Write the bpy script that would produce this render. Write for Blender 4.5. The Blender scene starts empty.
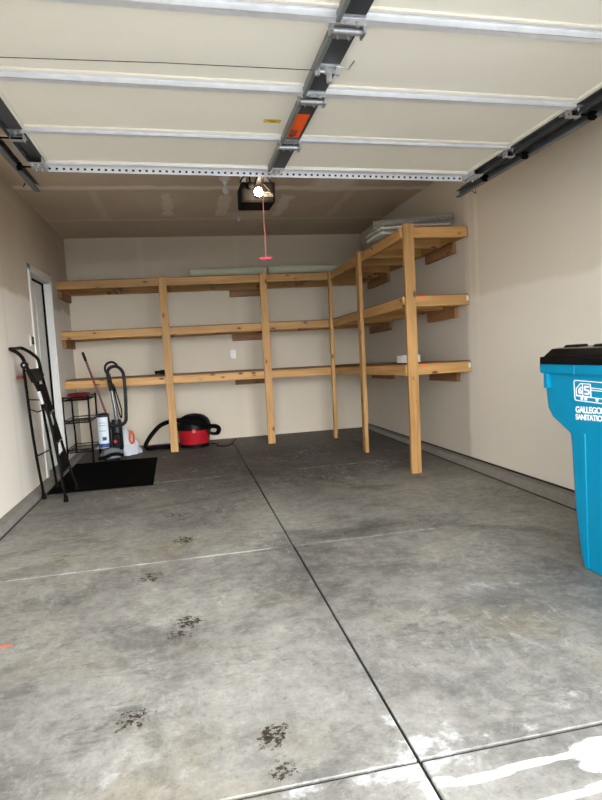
import bpy, bmesh, math, random
from mathutils import Vector, Matrix
random.seed(7)
S = bpy.context.scene
COL = S.collection
PI = math.pi

# ------------------------------------------------------------------ materials
class NT:
    def __init__(s, name):
        s.m = bpy.data.materials.new(name); s.m.use_nodes = True
        s.t = s.m.node_tree; s.b = s.t.nodes['Principled BSDF']
    def n(s, typ, **kw):
        x = s.t.nodes.new(typ)
        for k, v in kw.items(): setattr(x, k, v)
        return x
    def link(s, a, b): s.t.links.new(a, b)
    def put(s, sock, v):
        if hasattr(v, 'node'): s.link(v, sock)
        else: sock.default_value = v
    def math(s, op, a, b=0.0, c=None, clamp=False):
        x = s.n('ShaderNodeMath', operation=op); x.use_clamp = clamp
        s.put(x.inputs[0], a); s.put(x.inputs[1], b)
        if c is not None: s.put(x.inputs[2], c)
        return x.outputs[0]
    def coord(s, kind='Object'):
        return s.n('ShaderNodeTexCoord').outputs[kind]
    def xyz(s, v):
        x = s.n('ShaderNodeSeparateXYZ'); s.link(v, x.inputs[0]); return x.outputs
    def mapping(s, v, sc=(1, 1, 1), loc=(0, 0, 0)):
        x = s.n('ShaderNodeMapping'); s.link(v, x.inputs[0])
        x.inputs['Scale'].default_value = sc; s.put(x.inputs['Location'], loc)
        return x.outputs[0]
    def noise(s, v, scale, detail=4, rough=.55, dist=0, out='Fac'):
        x = s.n('ShaderNodeTexNoise'); s.link(v, x.inputs['Vector'])
        x.inputs['Scale'].default_value = scale; x.inputs['Detail'].default_value = detail
        x.inputs['Roughness'].default_value = rough; x.inputs['Distortion'].default_value = dist
        return x.outputs[out]
    def step(s, v, lo, hi):
        x = s.n('ShaderNodeMapRange', interpolation_type='SMOOTHSTEP'); s.put(x.inputs[0], v)
        for k, q in zip((1, 2, 3, 4), (lo, hi, 0, 1)): s.put(x.inputs[k], q)
        return x.outputs[0]
    def mix(s, f, a, b, mode='MIX'):
        x = s.n('ShaderNodeMix', data_type='RGBA', blend_type=mode)
        s.put(x.inputs[0], f)
        for k, q in ((6, a), (7, b)):
            s.put(x.inputs[k], q if hasattr(q, 'node') else (*q[:3], 1))
        return x.outputs[2]
    def ramp(s, f, pts):
        x = s.n('ShaderNodeValToRGB'); s.link(f, x.inputs[0]); e = x.color_ramp.elements
        while len(e) < len(pts): e.new(.5)
        for q, (p, c) in zip(e, pts): q.position = p; q.color = (*c[:3], 1)
        return x.outputs[0]
    def bump(s, h, strength=.2, dist=.01):
        x = s.n('ShaderNodeBump'); s.link(h, x.inputs['Height'])
        x.inputs['Strength'].default_value = strength; x.inputs['Distance'].default_value = dist
        s.link(x.outputs[0], s.b.inputs['Normal'])
    def done(s, col=None, rough=.6, metal=0., spec=None):
        if col is not None: s.put(s.b.inputs['Base Color'], col if hasattr(col, 'node') else (*col[:3], 1))
        s.put(s.b.inputs['Roughness'], rough); s.put(s.b.inputs['Metallic'], metal)
        if spec is not None: s.b.inputs['Specular IOR Level'].default_value = spec
        return s.m

def lin(r, g, b):
    f = lambda c: (c/255/12.92) if c/255 < .04045 else ((c/255+.055)/1.055)**2.4
    return (f(r), f(g), f(b))

def plain(name, col, rough=.5, metal=0., var=.12, scale=30, spec=None, bump=0.):
    t = NT(name); v = t.coord()
    n = t.noise(v, scale, 4)
    c = t.mix(n, tuple(x*(1-var) for x in col), tuple(min(1, x*(1+var)) for x in col))
    if bump: t.bump(n, bump, .003)
    return t.done(c, rough, metal, spec)

M = {}
M['black'] = plain('black_plastic', (.004, .004, .0045), .4, spec=.12)
M['black_lid'] = plain('black_lid_plastic', (.003, .003, .0033), .18, var=.25, scale=14, spec=.15)
M['black_metal'] = plain('black_enamel_metal', (.003, .003, .0033), .16, spec=.22)
M['soot'] = plain('matt_black_casing', (.006, .0055, .005), .7, spec=.1)
M['rubber'] = plain('black_rubber', (.003, .003, .003), .7, spec=.06)
M['dgrey'] = plain('dark_grey_plastic', (.014, .016, .019), .35, spec=.2)
M['mgrey'] = plain('mid_grey_plastic', (.13, .14, .15), .4)
M['steel'] = plain('bright_steel', (.62, .64, .66), .35, .85, var=.1)
M['galv'] = plain('galvanised_steel', (.80, .82, .86), .36, .35, var=.14, scale=22)
M['wand'] = plain('grey_wand_metal', (.22, .24, .26), .25, .6, var=.1)
M['hinge'] = plain('worn_zinc_hinge', (.40, .42, .44), .35, .75, var=.3, scale=60)
M['track'] = plain('track_steel', (.13, .145, .16), .42, .6, var=.2, scale=12)
M['stile'] = plain('dark_grey_stile_steel', (.045, .052, .058), .45, .3, var=.15, scale=12)
M['stile_light'] = plain('grey_stile_flange', (.20, .22, .22), .45, .4, var=.1)
M['white'] = plain('white_trim_paint', (.68, .68, .65), .45, var=.04, scale=6)
M['whiteplastic'] = plain('white_plastic', (.7, .7, .67), .35, var=.03)
M['red'] = plain('red_plastic', lin(168, 22, 34), .42, var=.06)
M['redcloth'] = plain('dark_red_plastic', lin(115, 12, 20), .45, var=.1)
M['pinkred'] = plain('faded_red_plastic', lin(214, 72, 90), .45, var=.05)
M['cordred'] = plain('red_white_cord', lin(215, 125, 112), .7, var=.3, scale=160)
M['orange'] = plain('orange_label_paper', lin(255, 92, 22), .55, var=.05)
M['yellow'] = plain('yellow_label_paper', lin(226, 190, 40), .55, var=.1, scale=90)
M['brown_ink'] = plain('label_print', (.09, .05, .02), .6)
M['label_white'] = plain('white_label_paper', (.60, .67, .74), .5, var=.05)
M['label_blue'] = plain('blue_label_print', lin(40, 60, 120), .5)
M['orange_plastic'] = plain('orange_plastic', lin(232, 96, 30), .4)
M['sage'] = plain('sage_carpet_back', lin(190, 194, 170), .9, var=.1, scale=70, bump=.3)
M['padwhite'] = plain('pale_carpet_pad', lin(205, 206, 196), .9, var=.12, scale=60, bump=.3)
M['brass'] = plain('satin_metal_knob', (.35, .33, .3), .3, .9)
M['porcelain'] = plain('white_porcelain', (.72, .71, .68), .25, var=.02)
M['cream_ink'] = plain('pale_lettering', (.3, .29, .27), .5, var=.02)
M['logo_white'] = plain('white_logo_ink', (.82, .86, .88), .5, var=.02)

def m_rug():
    t = NT('grey_flecked_carpet'); v = t.coord()
    n = t.noise(v, 90, 6, .8); n2 = t.noise(v, 14, 3)
    c = t.ramp(n, [(.3, lin(84, 84, 82)), (.5, lin(138, 137, 132)), (.7, lin(190, 188, 182))])
    c = t.mix(t.math('MULTIPLY', n2, .5), c, lin(122, 121, 117))
    t.bump(n, .5, .004)
    return t.done(c, .95)
M['rug'] = m_rug()

def m_blue():
    t = NT('turquoise_bin_plastic'); v = t.coord()
    n = t.noise(v, 4, 4); n2 = t.noise(t.mapping(v, (60, 60, 4)), 1, 2)
    c = t.mix(n, lin(0, 120, 158), lin(0, 136, 176))
    c = t.mix(t.math('MULTIPLY', n2, .15), c, lin(12, 150, 186))
    return t.done(c, .45, spec=.2)
M['blue'] = m_blue()

def m_wood(name, tint, dark, knot=lin(92, 54, 22)):
    t = NT(name)
    v = t.coord()
    info = t.n('ShaderNodeObjectInfo').outputs['Random']
    off = t.n('ShaderNodeCombineXYZ')
    for i, k in enumerate((37., 11., 23.)): t.link(t.math('MULTIPLY', info, k), off.inputs[i])
    v = t.mapping(v, (1, 1, 1), off.outputs[0])
    g = t.noise(t.mapping(v, (1.6, 34, 34)), 1., 5, .6, .6)
    b = t.noise(t.mapping(v, (.8, 6, 6)), 1., 3)
    c = t.ramp(g, [(.25, dark), (.5, tint), (.8, tuple(min(1, x*1.25) for x in tint))])
    c = t.mix(t.step(b, .42, .7), c, tuple(x*.72 for x in tint))
    k = t.n('ShaderNodeTexVoronoi'); t.link(t.mapping(v, (5.0, 12, 12)), k.inputs['Vector']); k.inputs['Scale'].default_value = 1.
    d = t.math('ADD', k.outputs['Distance'], t.math('MULTIPLY', t.noise(v, 40, 2), .12))
    c = t.mix(t.math('SUBTRACT', 1., t.step(d, .14, .27)), c, knot)
    hue = t.n('ShaderNodeHueSaturation'); t.link(c, hue.inputs['Color'])
    t.link(t.math('MULTIPLY_ADD', info, .3, .85), hue.inputs['Value'])
    t.bump(g, .15, .002)
    return t.done(hue.outputs[0], .6)
M['wood'] = m_wood('pine_lumber', lin(192, 147, 88), lin(154, 106, 54))
M['woodred'] = m_wood('aged_pine_block', lin(150, 104, 62), lin(112, 74, 42))
M['ply'] = m_wood('plywood_deck', lin(122, 86, 50), lin(100, 68, 38))

def wall_mat(name, base, upper, zsplit, ysplit=None, beyond=None, tapes=(), header=None):
    """painted drywall: lower repaint band, area painted round the shelves, tape joints"""
    t = NT(name); v = t.coord(); x, y, z = t.xyz(v)
    big = t.noise(v, 1.3, 5, .6); fine = t.noise(v, 55, 3); mid = t.noise(v, 5, 4)
    wob = t.math('MULTIPLY_ADD', t.noise(v, 3.1, 5), .12, -.06)
    zz = t.math('ADD', z, wob); yy = t.math('ADD', y, wob)
    c = t.mix(t.step(zz, zsplit-.03, zsplit+.03), base, upper)
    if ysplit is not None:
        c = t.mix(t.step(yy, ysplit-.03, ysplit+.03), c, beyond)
    for ax, p, w, s in tapes:
        q = (x, y, z)[ax]
        d = t.math('ABSOLUTE', t.math('SUBTRACT', q, p))
        k = t.math('MULTIPLY', t.math('SUBTRACT', 1., t.step(d, w*.5, w)), t.math('MULTIPLY', mid, s))
        c = t.mix(k, c, tuple(min(1, q2*1.25) for q2 in upper))
    c = t.mix(t.math('MULTIPLY', t.step(big, .35, .75), .28), c, tuple(q*.86 for q in base))
    c = t.mix(t.math('MULTIPLY', fine, .08), c, tuple(q*.8 for q in base))
    t.bump(t.math('ADD', fine, t.math('MULTIPLY', mid, .6)), .12, .004)
    return t.done(c, .75, spec=.3)
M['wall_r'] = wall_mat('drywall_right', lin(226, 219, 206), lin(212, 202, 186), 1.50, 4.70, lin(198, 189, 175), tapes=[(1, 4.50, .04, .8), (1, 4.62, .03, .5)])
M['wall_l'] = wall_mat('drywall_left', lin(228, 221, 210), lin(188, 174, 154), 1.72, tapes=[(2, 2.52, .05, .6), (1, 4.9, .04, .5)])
M['wall_b'] = wall_mat('drywall_back', lin(214, 203, 184), lin(214, 203, 184), 5., tapes=[(0, -.45, .05, .3), (0, .77, .05, .3)])
M['wall_f'] = plain('drywall_front', lin(200, 188, 168), .8, var=.05, scale=4)

def m_ceiling():
    t = NT('bare_drywall_ceiling'); v = t.coord(); x, y, z = t.xyz(v)
    big = t.noise(v, 1.1, 5, .6); mid = t.noise(v, 4, 6, .65); fine = t.noise(v, 40, 3)
    c = t.mix(t.step(big, .3, .7), lin(206, 189, 168), lin(220, 203, 182))
    wob = t.math('MULTIPLY_ADD', mid, .14, -.07)
    mud = lin(246, 238, 226)
    def band(q, p, w):
        d = t.math('ABSOLUTE', t.math('SUBTRACT', t.math('ADD', q, wob), p))
        return t.math('SUBTRACT', 1., t.step(d, w*.55, w))
    def seg(q, a, b):
        return t.math('MULTIPLY', t.step(t.math('ADD', q, wob), a, a+.08), t.math('SUBTRACT', 1., t.step(t.math('ADD', q, wob), b-.08, b)))
    k = t.math('MULTIPLY', band(y, 5.48, .075), .75)
    k = t.math('MAXIMUM', k, t.math('MULTIPLY', band(y, 6.70, .05), .35))
    k = t.math('MAXIMUM', k, t.math('MULTIPLY', band(y, 4.3, .06), .6))
    for px, w, a, b, s in ((-.05, .06, 5.66, 6.55, .55), (.52, .07, 5.70, 6.6, .6), (1.14, .07, 5.70, 6.62, .65), (1.75, .05, 5.5, 6.7, .25), (-.7, .05, 5.5, 6.8, .2)):
        k = t.math('MAXIMUM', k, t.math('MULTIPLY', t.math('MULTIPLY', band(x, px, w), seg(y, a, b)), s))
    k = t.math('MAXIMUM', k, t.math('MULTIPLY', t.math('MULTIPLY', band(x, 1.5, .24), seg(y, 5.1, 5.62)), .6))
    k = t.math('MAXIMUM', k, t.math('MULTIPLY', t.math('MULTIPLY', band(x, .78, .3), seg(y, 6.35, 6.75)), .28))
    c = t.mix(t.math('MULTIPLY', k, t.math('MULTIPLY_ADD', mid, .8, .75)), c, mud)
    c = t.mix(t.math('MULTIPLY', fine, .15), c, lin(198, 176, 148))
    return t.done(c, .85, spec=.25)
M['ceiling'] = m_ceiling()

def m_concrete(name, inside=True):
    t = NT(name); v = t.coord(); x, y, z = t.xyz(v)
    n0 = t.noise(v, .75, 6, .6); n1 = t.noise(v, 2.6, 9, .66, .5); n2 = t.noise(v, 11, 8, .7); n3 = t.noise(v, 70, 3, .6)
    s = t.math('ADD', t.math('MULTIPLY', n0, .45), t.math('ADD', t.math('MULTIPLY', n1, .4), t.math('MULTIPLY', n2, .3)))
    c = t.ramp(s, [(.42, lin(82, 81, 79)), (.52, lin(126, 124, 119)), (.60, lin(149, 147, 141)), (.72, lin(177, 175, 168))])
    # yellowish cast in patches
    ny = t.noise(t.mapping(v, (1, 1, 1), (5, 3, 0)), 1.5, 5, .6)
    c = t.mix(t.math('MULTIPLY', t.step(ny, .5, .74), .42), c, lin(160, 150, 122))
    # dark soiled patches
    nd = t.noise(t.mapping(v, (1, 1.2, 1), (11, 7, 0)), 1.25, 9, .68, .8)
    c = t.mix(t.math('MULTIPLY', t.step(nd, .50, .66), .6), c, lin(64, 63, 62))
    def blob(cx, cy, rx, ry, e=.5, sc=9):
        dx = t.math('DIVIDE', t.math('SUBTRACT', x, cx), rx); dy = t.math('DIVIDE', t.math('SUBTRACT', y, cy), ry)
        d = t.math('SQRT', t.math('ADD', t.math('MULTIPLY', dx, dx), t.math('MULTIPLY', dy, dy)))
        return t.math('ADD', d, t.math('MULTIPLY', t.math('SUBTRACT', t.noise(v, sc, 6, .75), .5), e*4))
    if inside:
        # slab colour darkens toward the rear, with dark patches over it
        rear_dark = t.step(t.math('ADD', y, t.math('MULTIPLY_ADD', n1, 2.4, -1.2)), 3.4, 6.0)
        c = t.mix(t.math('MULTIPLY', rear_dark, .82), c, lin(66, 62, 57))
        for (cx, cy, rx, ry, a) in ((.9, 5.1, .8, .8, .6), (1.05, 6.1, .6, .5, .6), (.15, 4.9, .4, .9, .4), (1.1, 3.2, .5, .35, .5),
                                    (.1, 3.9, .35, .4, .45), (1.15, 2.0, .45, .3, .35), (.1, 6.4, .5, .5, .45)):
            b = blob(cx, cy, rx, ry, .55, 6)
            m = t.math('MULTIPLY', t.math('SUBTRACT', 1., t.step(b, .4, 1.2)), t.math('MULTIPLY', t.step(n2, .38, .62), a))
            c = t.mix(m, c, lin(26, 25, 24))
    # pale mineral bloom along the joints near the entrance
    def strip(line, w, x0, x1, lo, hi, amt, colr=lin(226, 228, 228)):
        d = t.math('ABSOLUTE', t.math('SUBTRACT', y, line))
        f = t.math('SUBTRACT', 1., t.step(d, 0., w))
        f = t.math('MULTIPLY', f, t.math('MULTIPLY', t.step(x, x0, x0+.12), t.math('SUBTRACT', 1., t.step(x, x1-.12, x1))))
        q = t.step(t.math('ADD', t.math('MULTIPLY', f, .35), t.math('ADD', t.math('MULTIPLY', t.math('SUBTRACT', n1, .5), 1.1), t.math('MULTIPLY', t.math('SUBTRACT', n2, .5), 1.3))), lo, hi)
        return t.math('MULTIPLY', t.math('MULTIPLY', q, t.step(f, .02, .2)), amt)
    res = [strip(1.40, .13, .42, 1.0, .24, .44, .85), strip(1.34, .07, .0, .85, .28, .46, .75), strip(1.50, .34, .40, .62, .28, .46, .6),
           strip(1.46, .20, .85, 1.3, .30, .48, .55), strip(2.45, .8, 1.0, 1.8, .44, .62, .35), strip(1.55, .35, -.7, .3, .46, .66, .35),
           strip(3.15, .022, -1.3, .45, .12, .5, .5), strip(5.25, .03, .9, 1.9, .14, .34, .45), strip(5.25, .03, -.6, .35, .2, .4, .35)]
    for r_ in res: c = t.mix(r_, c, lin(200, 202, 203))
    # thick white crust on the apron
    for (cx, cy, rx, ry, a) in ((.66, 1.262, .10, .017, .95), (.80, 1.272, .10, .015, .95), (.93, 1.272, .07, .013, .95), (1.02, 1.266, .10, .050, 1.), (.97, 1.225, .055, .03, .9),
                                (.84, 1.152, .16, .012, .9), (1.0, 1.165, .12, .012, .9), (.55, 1.275, .05, .02, .6), (.52, 1.20, .02, .10, .7)):
        b = blob(cx, cy, rx, ry, .16, 22)
        c = t.mix(t.math('MULTIPLY', t.math('SUBTRACT', 1., t.step(b, .85, 1.05)), a), c, lin(226, 228, 229))
    sc1 = t.noise(t.mapping(v, (2.2, 5., 1), (3, 9, 0)), 3.2, 10, .78, 1.2); sc2 = t.noise(t.mapping(v, (5., 2.4, 1), (8, 1, 0)), 3., 10, .78, 1.2)
    pat = t.step(t.noise(t.mapping(v, (1, 1, 1), (21, 4, 0)), 1.7, 6, .65), .42, .66); pat2 = t.step(t.noise(t.mapping(v, (1, 1, 1), (2, 14, 0)), 1.4, 6, .65), .42, .66)
    c = t.mix(t.math('MULTIPLY', t.math('MULTIPLY', t.step(sc1, .48, .66), pat), .75), c, lin(62, 61, 60))
    c = t.mix(t.math('MULTIPLY', t.math('MULTIPLY', t.step(sc2, .50, .66), pat2), .6), c, lin(190, 189, 184))
    n4 = t.noise(v, 28, 6, .8)
    c = t.mix(t.math('MULTIPLY', t.step(n4, .52, .68), .5), c, lin(84, 82, 79))
    c = t.mix(t.math('MULTIPLY', t.step(n4, .48, .34), .3), c, lin(186, 184, 178))
    if inside:
        # brown dried mud flecks
        fleck = t.noise(v, 42, 5, .7)
        for (cx, cy, r, a) in ((-.061, 2.375, .055, 1.), (-.101, 2.273, .045, .75), (-.23, 1.764, .055, .8), (.172, 1.567, .05, 1.), (.177, 1.425, .035, .85),
                               (-.071, 3.487, .065, .9), (-.246, 2.933, .07, .7), (-.125, 4.078, .085, .6), (.04, 3.78, .05, .4)):
            b = blob(cx, cy, r*1.15, r*1.2, .95, 34)
            m = t.math('MULTIPLY', t.math('SUBTRACT', 1., t.step(b, .6, .8)), t.step(fleck, .60-.17*a, .66-.17*a))
            c = t.mix(m, c, t.mix(t.step(n3, .4, .6), lin(24, 17, 8), lin(56, 43, 22)))
        b = blob(-.777, 2.397, .035, .012, .1, 30)
        c = t.mix(t.math('SUBTRACT', 1., t.step(b, .7, 1.)), c, lin(235, 110, 75))
    c = t.mix(t.math('MULTIPLY', t.step(n3, .3, .7), .16), c, lin(84, 83, 80))
    t.bump(t.math('ADD', t.math('MULTIPLY', n2, .7), t.math('MULTIPLY', n3, .5)), .22, .004)
    return t.done(c, t.math('MULTIPLY_ADD', n1, .3, .5), spec=.35)
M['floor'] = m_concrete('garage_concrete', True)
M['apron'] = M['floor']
M['curb'] = plain('stem_wall_concrete', lin(128, 124, 117), .85, var=.3, scale=14, bump=.4)
M['gap'] = plain('joint_filler', (.02, .019, .018), .95)
M['snow'] = plain('old_snow', (.86, .87, .88), .8, var=.03, scale=3)  # made-up outdoor surface, whitened to bounce daylight into the garage

def m_door():
    t = NT('cream_door_skin'); v = t.coord(); n = t.noise(v, 2, 4); n2 = t.noise(t.mapping(v, (3, 60, 3)), 1, 3)
    c = t.mix(n, lin(243, 239, 226), lin(249, 246, 235))
    sc = t.noise(t.mapping(v, (3, 9, 1), (2, 0, 0)), 2., 7, .7)
    c = t.mix(t.math('MULTIPLY', t.step(sc, .68, .74), .25), c, lin(190, 186, 176))
    return t.done(c, .5, spec=.35)
M['door'] = m_door()

def m_mat():
    t = NT('black_ribbed_mat'); v = t.coord(); n = t.noise(v, 120, 3)
    w = t.n('ShaderNodeTexWave'); t.link(v, w.inputs['Vector']); w.inputs['Scale'].default_value = 9; w.bands_direction = 'Y'
    c = t.mix(n, (.0015, .0015, .0015), (.004, .004, .004))
    t.bump(w.outputs['Fac'], .6, .004)
    return t.done(c, .95, spec=.03)
M['mat'] = m_mat()

def m_stripe():
    t = NT('red_black_spiral_tape'); v = t.coord(); x, y, z = t.xyz(v)
    ang = t.math('ARCTAN2', y, x)
    q = t.math('FRACT', t.math('ADD', t.math('MULTIPLY', z, 30.), t.math('DIVIDE', ang, 2*PI)))
    c = t.mix(t.step(q, .42, .46), lin(150, 26, 34), (.02, .015, .015))
    return t.done(c, .35)
M['stripe'] = m_stripe()

def m_film():
    t = NT('thin_white_plastic_film'); v = t.coord(); n = t.noise(v, 22, 5, .7)
    c = t.mix(n, lin(178, 186, 200), lin(238, 241, 246))
    t.bump(n, .6, .01)
    t.b.inputs['Alpha'].default_value = .82
    return t.done(c, .25)
M['film'] = m_film()

def emit(name, col, strength):
    t = NT(name); t.b.inputs['Emission Color'].default_value = (*col, 1); t.b.inputs['Emission Strength'].default_value = strength
    return t.done((.9, .85, .75), .3)
M['bulb'] = emit('lit_bulb', (1., .80, .55), 75.)

# ------------------------------------------------------------------ mesh builder
class MB:
    def __init__(s): s.v = []; s.f = []
    def add(s, vs, fs):
        o = len(s.v); s.v += [tuple(q) for q in vs]; s.f += [[o+i for i in q] for q in fs]; return s
    def box(s, a, b, R=None, c=None):
        a, b = Vector(a), Vector(b); vs = []
        for z in (a.z, b.z):
            for x, y in ((a.x, a.y), (b.x, a.y), (b.x, b.y), (a.x, b.y)):
                p = Vector((x, y, z))
                if R is not None: p = R @ (p - c) + c
                vs.append(p)
        return s.add(vs, [(0, 3, 2, 1), (4, 5, 6, 7), (0, 1, 5, 4), (1, 2, 6, 5), (2, 3, 7, 6), (3, 0, 4, 7)])
    def hexa(s, p):   # 8 points: bottom ring ccw, top ring ccw
        return s.add(p, [(0, 3, 2, 1), (4, 5, 6, 7), (0, 1, 5, 4), (1, 2, 6, 5), (2, 3, 7, 6), (3, 0, 4, 7)])
    def bar(s, p0, p1, w, h, up=(0, 0, 1)):
        p0, p1 = Vector(p0), Vector(p1); d = (p1-p0).normalized(); u = Vector(up)
        side = d.cross(u).normalized(); u = side.cross(d).normalized()
        r = [(-w/2, -h/2), (w/2, -h/2), (w/2, h/2), (-w/2, h/2)]
        a = [p0+side*x+u*y for x, y in r]; b = [p1+side*x+u*y for x, y in r]
        return s.add(a+b, [(0, 1, 2, 3), (7, 6, 5, 4), (0, 4, 5, 1), (1, 5, 6, 2), (2, 6, 7, 3), (3, 7, 4, 0)])
    def tube(s, pts, r, seg=10, closed=False, caps=True):
        P = [Vector(p) for p in pts]; n = len(P); rs = r if isinstance(r, (list, tuple)) else [r]*n
        T = []
        for i in range(n):
            a = P[(i-1) % n] if (closed or i > 0) else P[i]; b = P[(i+1) % n] if (closed or i < n-1) else P[i]
            T.append((b-a).normalized())
        ref = Vector((0, 0, 1)) if abs(T[0].z) < .9 else Vector((1, 0, 0))
        u = (ref - T[0]*ref.dot(T[0])).normalized(); vs = []
        for i in range(n):
            u = (u - T[i]*u.dot(T[i])).normalized(); w = T[i].cross(u)
            vs += [P[i] + (u*math.cos(2*PI*k/seg) + w*math.sin(2*PI*k/seg))*rs[i] for k in range(seg)]
        fs = []
        for i in range(n if closed else n-1):
            j = (i+1) % n
            fs += [(i*seg+k, i*seg+(k+1) % seg, j*seg+(k+1) % seg, j*seg+k) for k in range(seg)]
        if caps and not closed: fs += [list(range(seg))[::-1], [(n-1)*seg+k for k in range(seg)]]
        return s.add(vs, fs)
    def lathe(s, prof, c, seg=28, axis='z', sx=1., sy=1.):
        c = Vector(c); vs = []; n = len(prof)
        for r, h in prof:
            for k in range(seg):
                a = 2*PI*k/seg; q = (r*math.cos(a)*sx, r*math.sin(a)*sy, h)
                if axis == 'y': q = (q[0], q[2], q[1])
                if axis == 'x': q = (q[2], q[0], q[1])
                vs.append(c+Vector(q))
        fs = [(i*seg+k, i*seg+(k+1) % seg, (i+1)*seg+(k+1) % seg, (i+1)*seg+k) for i in range(n-1) for k in range(seg)]
        fs += [list(range(seg))[::-1], [(n-1)*seg+k for k in range(seg)]]
        return s.add(vs, fs)
    def loft(s, rings, caps=True):
        k = len(rings[0]); vs = [p for r in rings for p in r]
        fs = [(i*k+j, i*k+(j+1) % k, (i+1)*k+(j+1) % k, (i+1)*k+j) for i in range(len(rings)-1) for j in range(k)]
        if caps: fs += [list(range(k))[::-1], [(len(rings)-1)*k+j for j in range(k)]]
        return s.add(vs, fs)
    def ball(s, c, r, seg=14, rings=9, sc=(1, 1, 1)):
        c = Vector(c)
        prof = [(max(1e-4, math.sin(PI*i/rings))*r, -math.cos(PI*i/rings)*r) for i in range(rings+1)]
        vs = []
        for rr, hh in prof:
            vs += [c+Vector((rr*math.cos(2*PI*k/seg)*sc[0], rr*math.sin(2*PI*k/seg)*sc[1], hh*sc[2])) for k in range(seg)]
        fs = [(i*seg+k, i*seg+(k+1) % seg, (i+1)*seg+(k+1) % seg, (i+1)*seg+k) for i in range(rings) for k in range(seg)]
        return s.add(vs, fs)
    def build(s, name, mat, parent=None, bevel=0., angle=35, local=False):
        me = bpy.data.meshes.new(name); off = Vector((0, 0, 0))
        if parent is not None and not local:
            q = parent
            while q is not None: off += Vector(q.location); q = q.parent
        me.from_pydata([tuple(Vector(p)-off) for p in s.v], [], s.f)
        bm = bmesh.new(); bm.from_mesh(me); bmesh.ops.recalc_face_normals(bm, faces=bm.faces); bm.to_mesh(me); bm.free()
        me.polygons.foreach_set('use_smooth', [True]*len(me.polygons)); me.set_sharp_from_angle(angle=math.radians(angle))
        me.materials.append(mat)
        o = bpy.data.objects.new(name, me); COL.objects.link(o); o.parent = parent
        if bevel:
            b = o.modifiers.new('Bevel', 'BEVEL'); b.width = bevel; b.segments = 2; b.limit_method = 'ANGLE'; b.angle_limit = math.radians(40)
        return o

def box(a, b): return MB().box(a, b)
def tag(o, label=None, cat=None, group=None, kind=None):
    if label: o['label'] = label
    if cat: o['category'] = cat
    if group: o['group'] = group
    if kind: o['kind'] = kind
    return o
def thing(name, label, cat, loc, group=None):
    o = bpy.data.objects.new(name, None); o.empty_display_size = .1; COL.objects.link(o); o.location = loc
    return tag(o, label, cat, group)
def struct(name, mb, mat, parent=None, bevel=0.):
    o = mb.build(name, mat, parent, bevel)
    return o if parent else tag(o, kind='structure')
def lumber(name, p0, p1, w, h, mat, parent, up=(0, 0, 1), bevel=.003):
    """one board whose local X runs along the grain"""
    p0, p1 = Vector(p0), Vector(p1); d = (p1-p0); L = d.length; d.normalize()
    side = Vector(up).cross(d).normalized(); u = d.cross(side).normalized()
    mb = MB().box((-L/2, -w/2, -h/2), (L/2, w/2, h/2))
    o = mb.build(name, mat, None, bevel)
    R = Matrix((d, side, u)).transposed()
    o.parent = parent; o.rotation_euler = R.to_euler(); o.location = (p0+p1)/2 - Vector(parent.location)
    return o
def smooth(pts, n=6):
    P = [Vector(p) for p in pts]; out = []
    for i in range(len(P)-1):
        a, b, c, d = P[max(i-1, 0)], P[i], P[i+1], P[min(i+2, len(P)-1)]
        for k in range(n):
            t = k/n
            out.append(.5*((2*b)+(c-a)*t+(2*a-5*b+4*c-d)*t*t+(3*b-a-3*c+d)*t**3))
    return out+[P[-1]]
def text_mb(body, size, origin, ex, ey, depth=.0012, weight=.0, spacing=1.):
    """lettering as solid mesh; ex, ey = reading direction and up"""
    cu = bpy.data.curves.new('t', 'FONT'); cu.body = body; cu.size = size; cu.extrude = depth; cu.offset = weight; cu.space_character = spacing
    o = bpy.data.objects.new('t', cu); COL.objects.link(o)
    bpy.context.view_layer.update()
    me = o.evaluated_get(bpy.context.evaluated_depsgraph_get()).to_mesh()
    ex, ey = Vector(ex).normalized(), Vector(ey).normalized(); ez = ex.cross(ey); org = Vector(origin)
    vs = [org+ex*q.co.x+ey*q.co.y+ez*q.co.z for q in me.vertices]; fs = [list(q.vertices) for q in me.polygons]
    bpy.data.objects.remove(o); bpy.data.curves.remove(cu)
    return MB().add(vs, fs)

# ------------------------------------------------------------------ camera
f_px = 573.907
cam = bpy.data.cameras.new('camera'); co = bpy.data.objects.new('camera', cam); COL.objects.link(co)
cam.sensor_fit = 'VERTICAL'; cam.sensor_height = 24.; cam.lens = f_px*24/800; cam.clip_start = .05
yaw, pitch, roll = .19692, -.08428, -.05639
fwd = Vector((math.sin(yaw)*math.cos(pitch), math.cos(yaw)*math.cos(pitch), math.sin(pitch)))
rt = Vector((math.cos(yaw), -math.sin(yaw), 0)); up = rt.cross(fwd)
r2 = math.cos(roll)*rt + math.sin(roll)*up; u2 = -math.sin(roll)*rt + math.cos(roll)*up
co.matrix_world = Matrix.Translation((0, 0, 1.1)) @ Matrix((r2, u2, -fwd)).transposed().to_4x4()
S.camera = co

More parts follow.
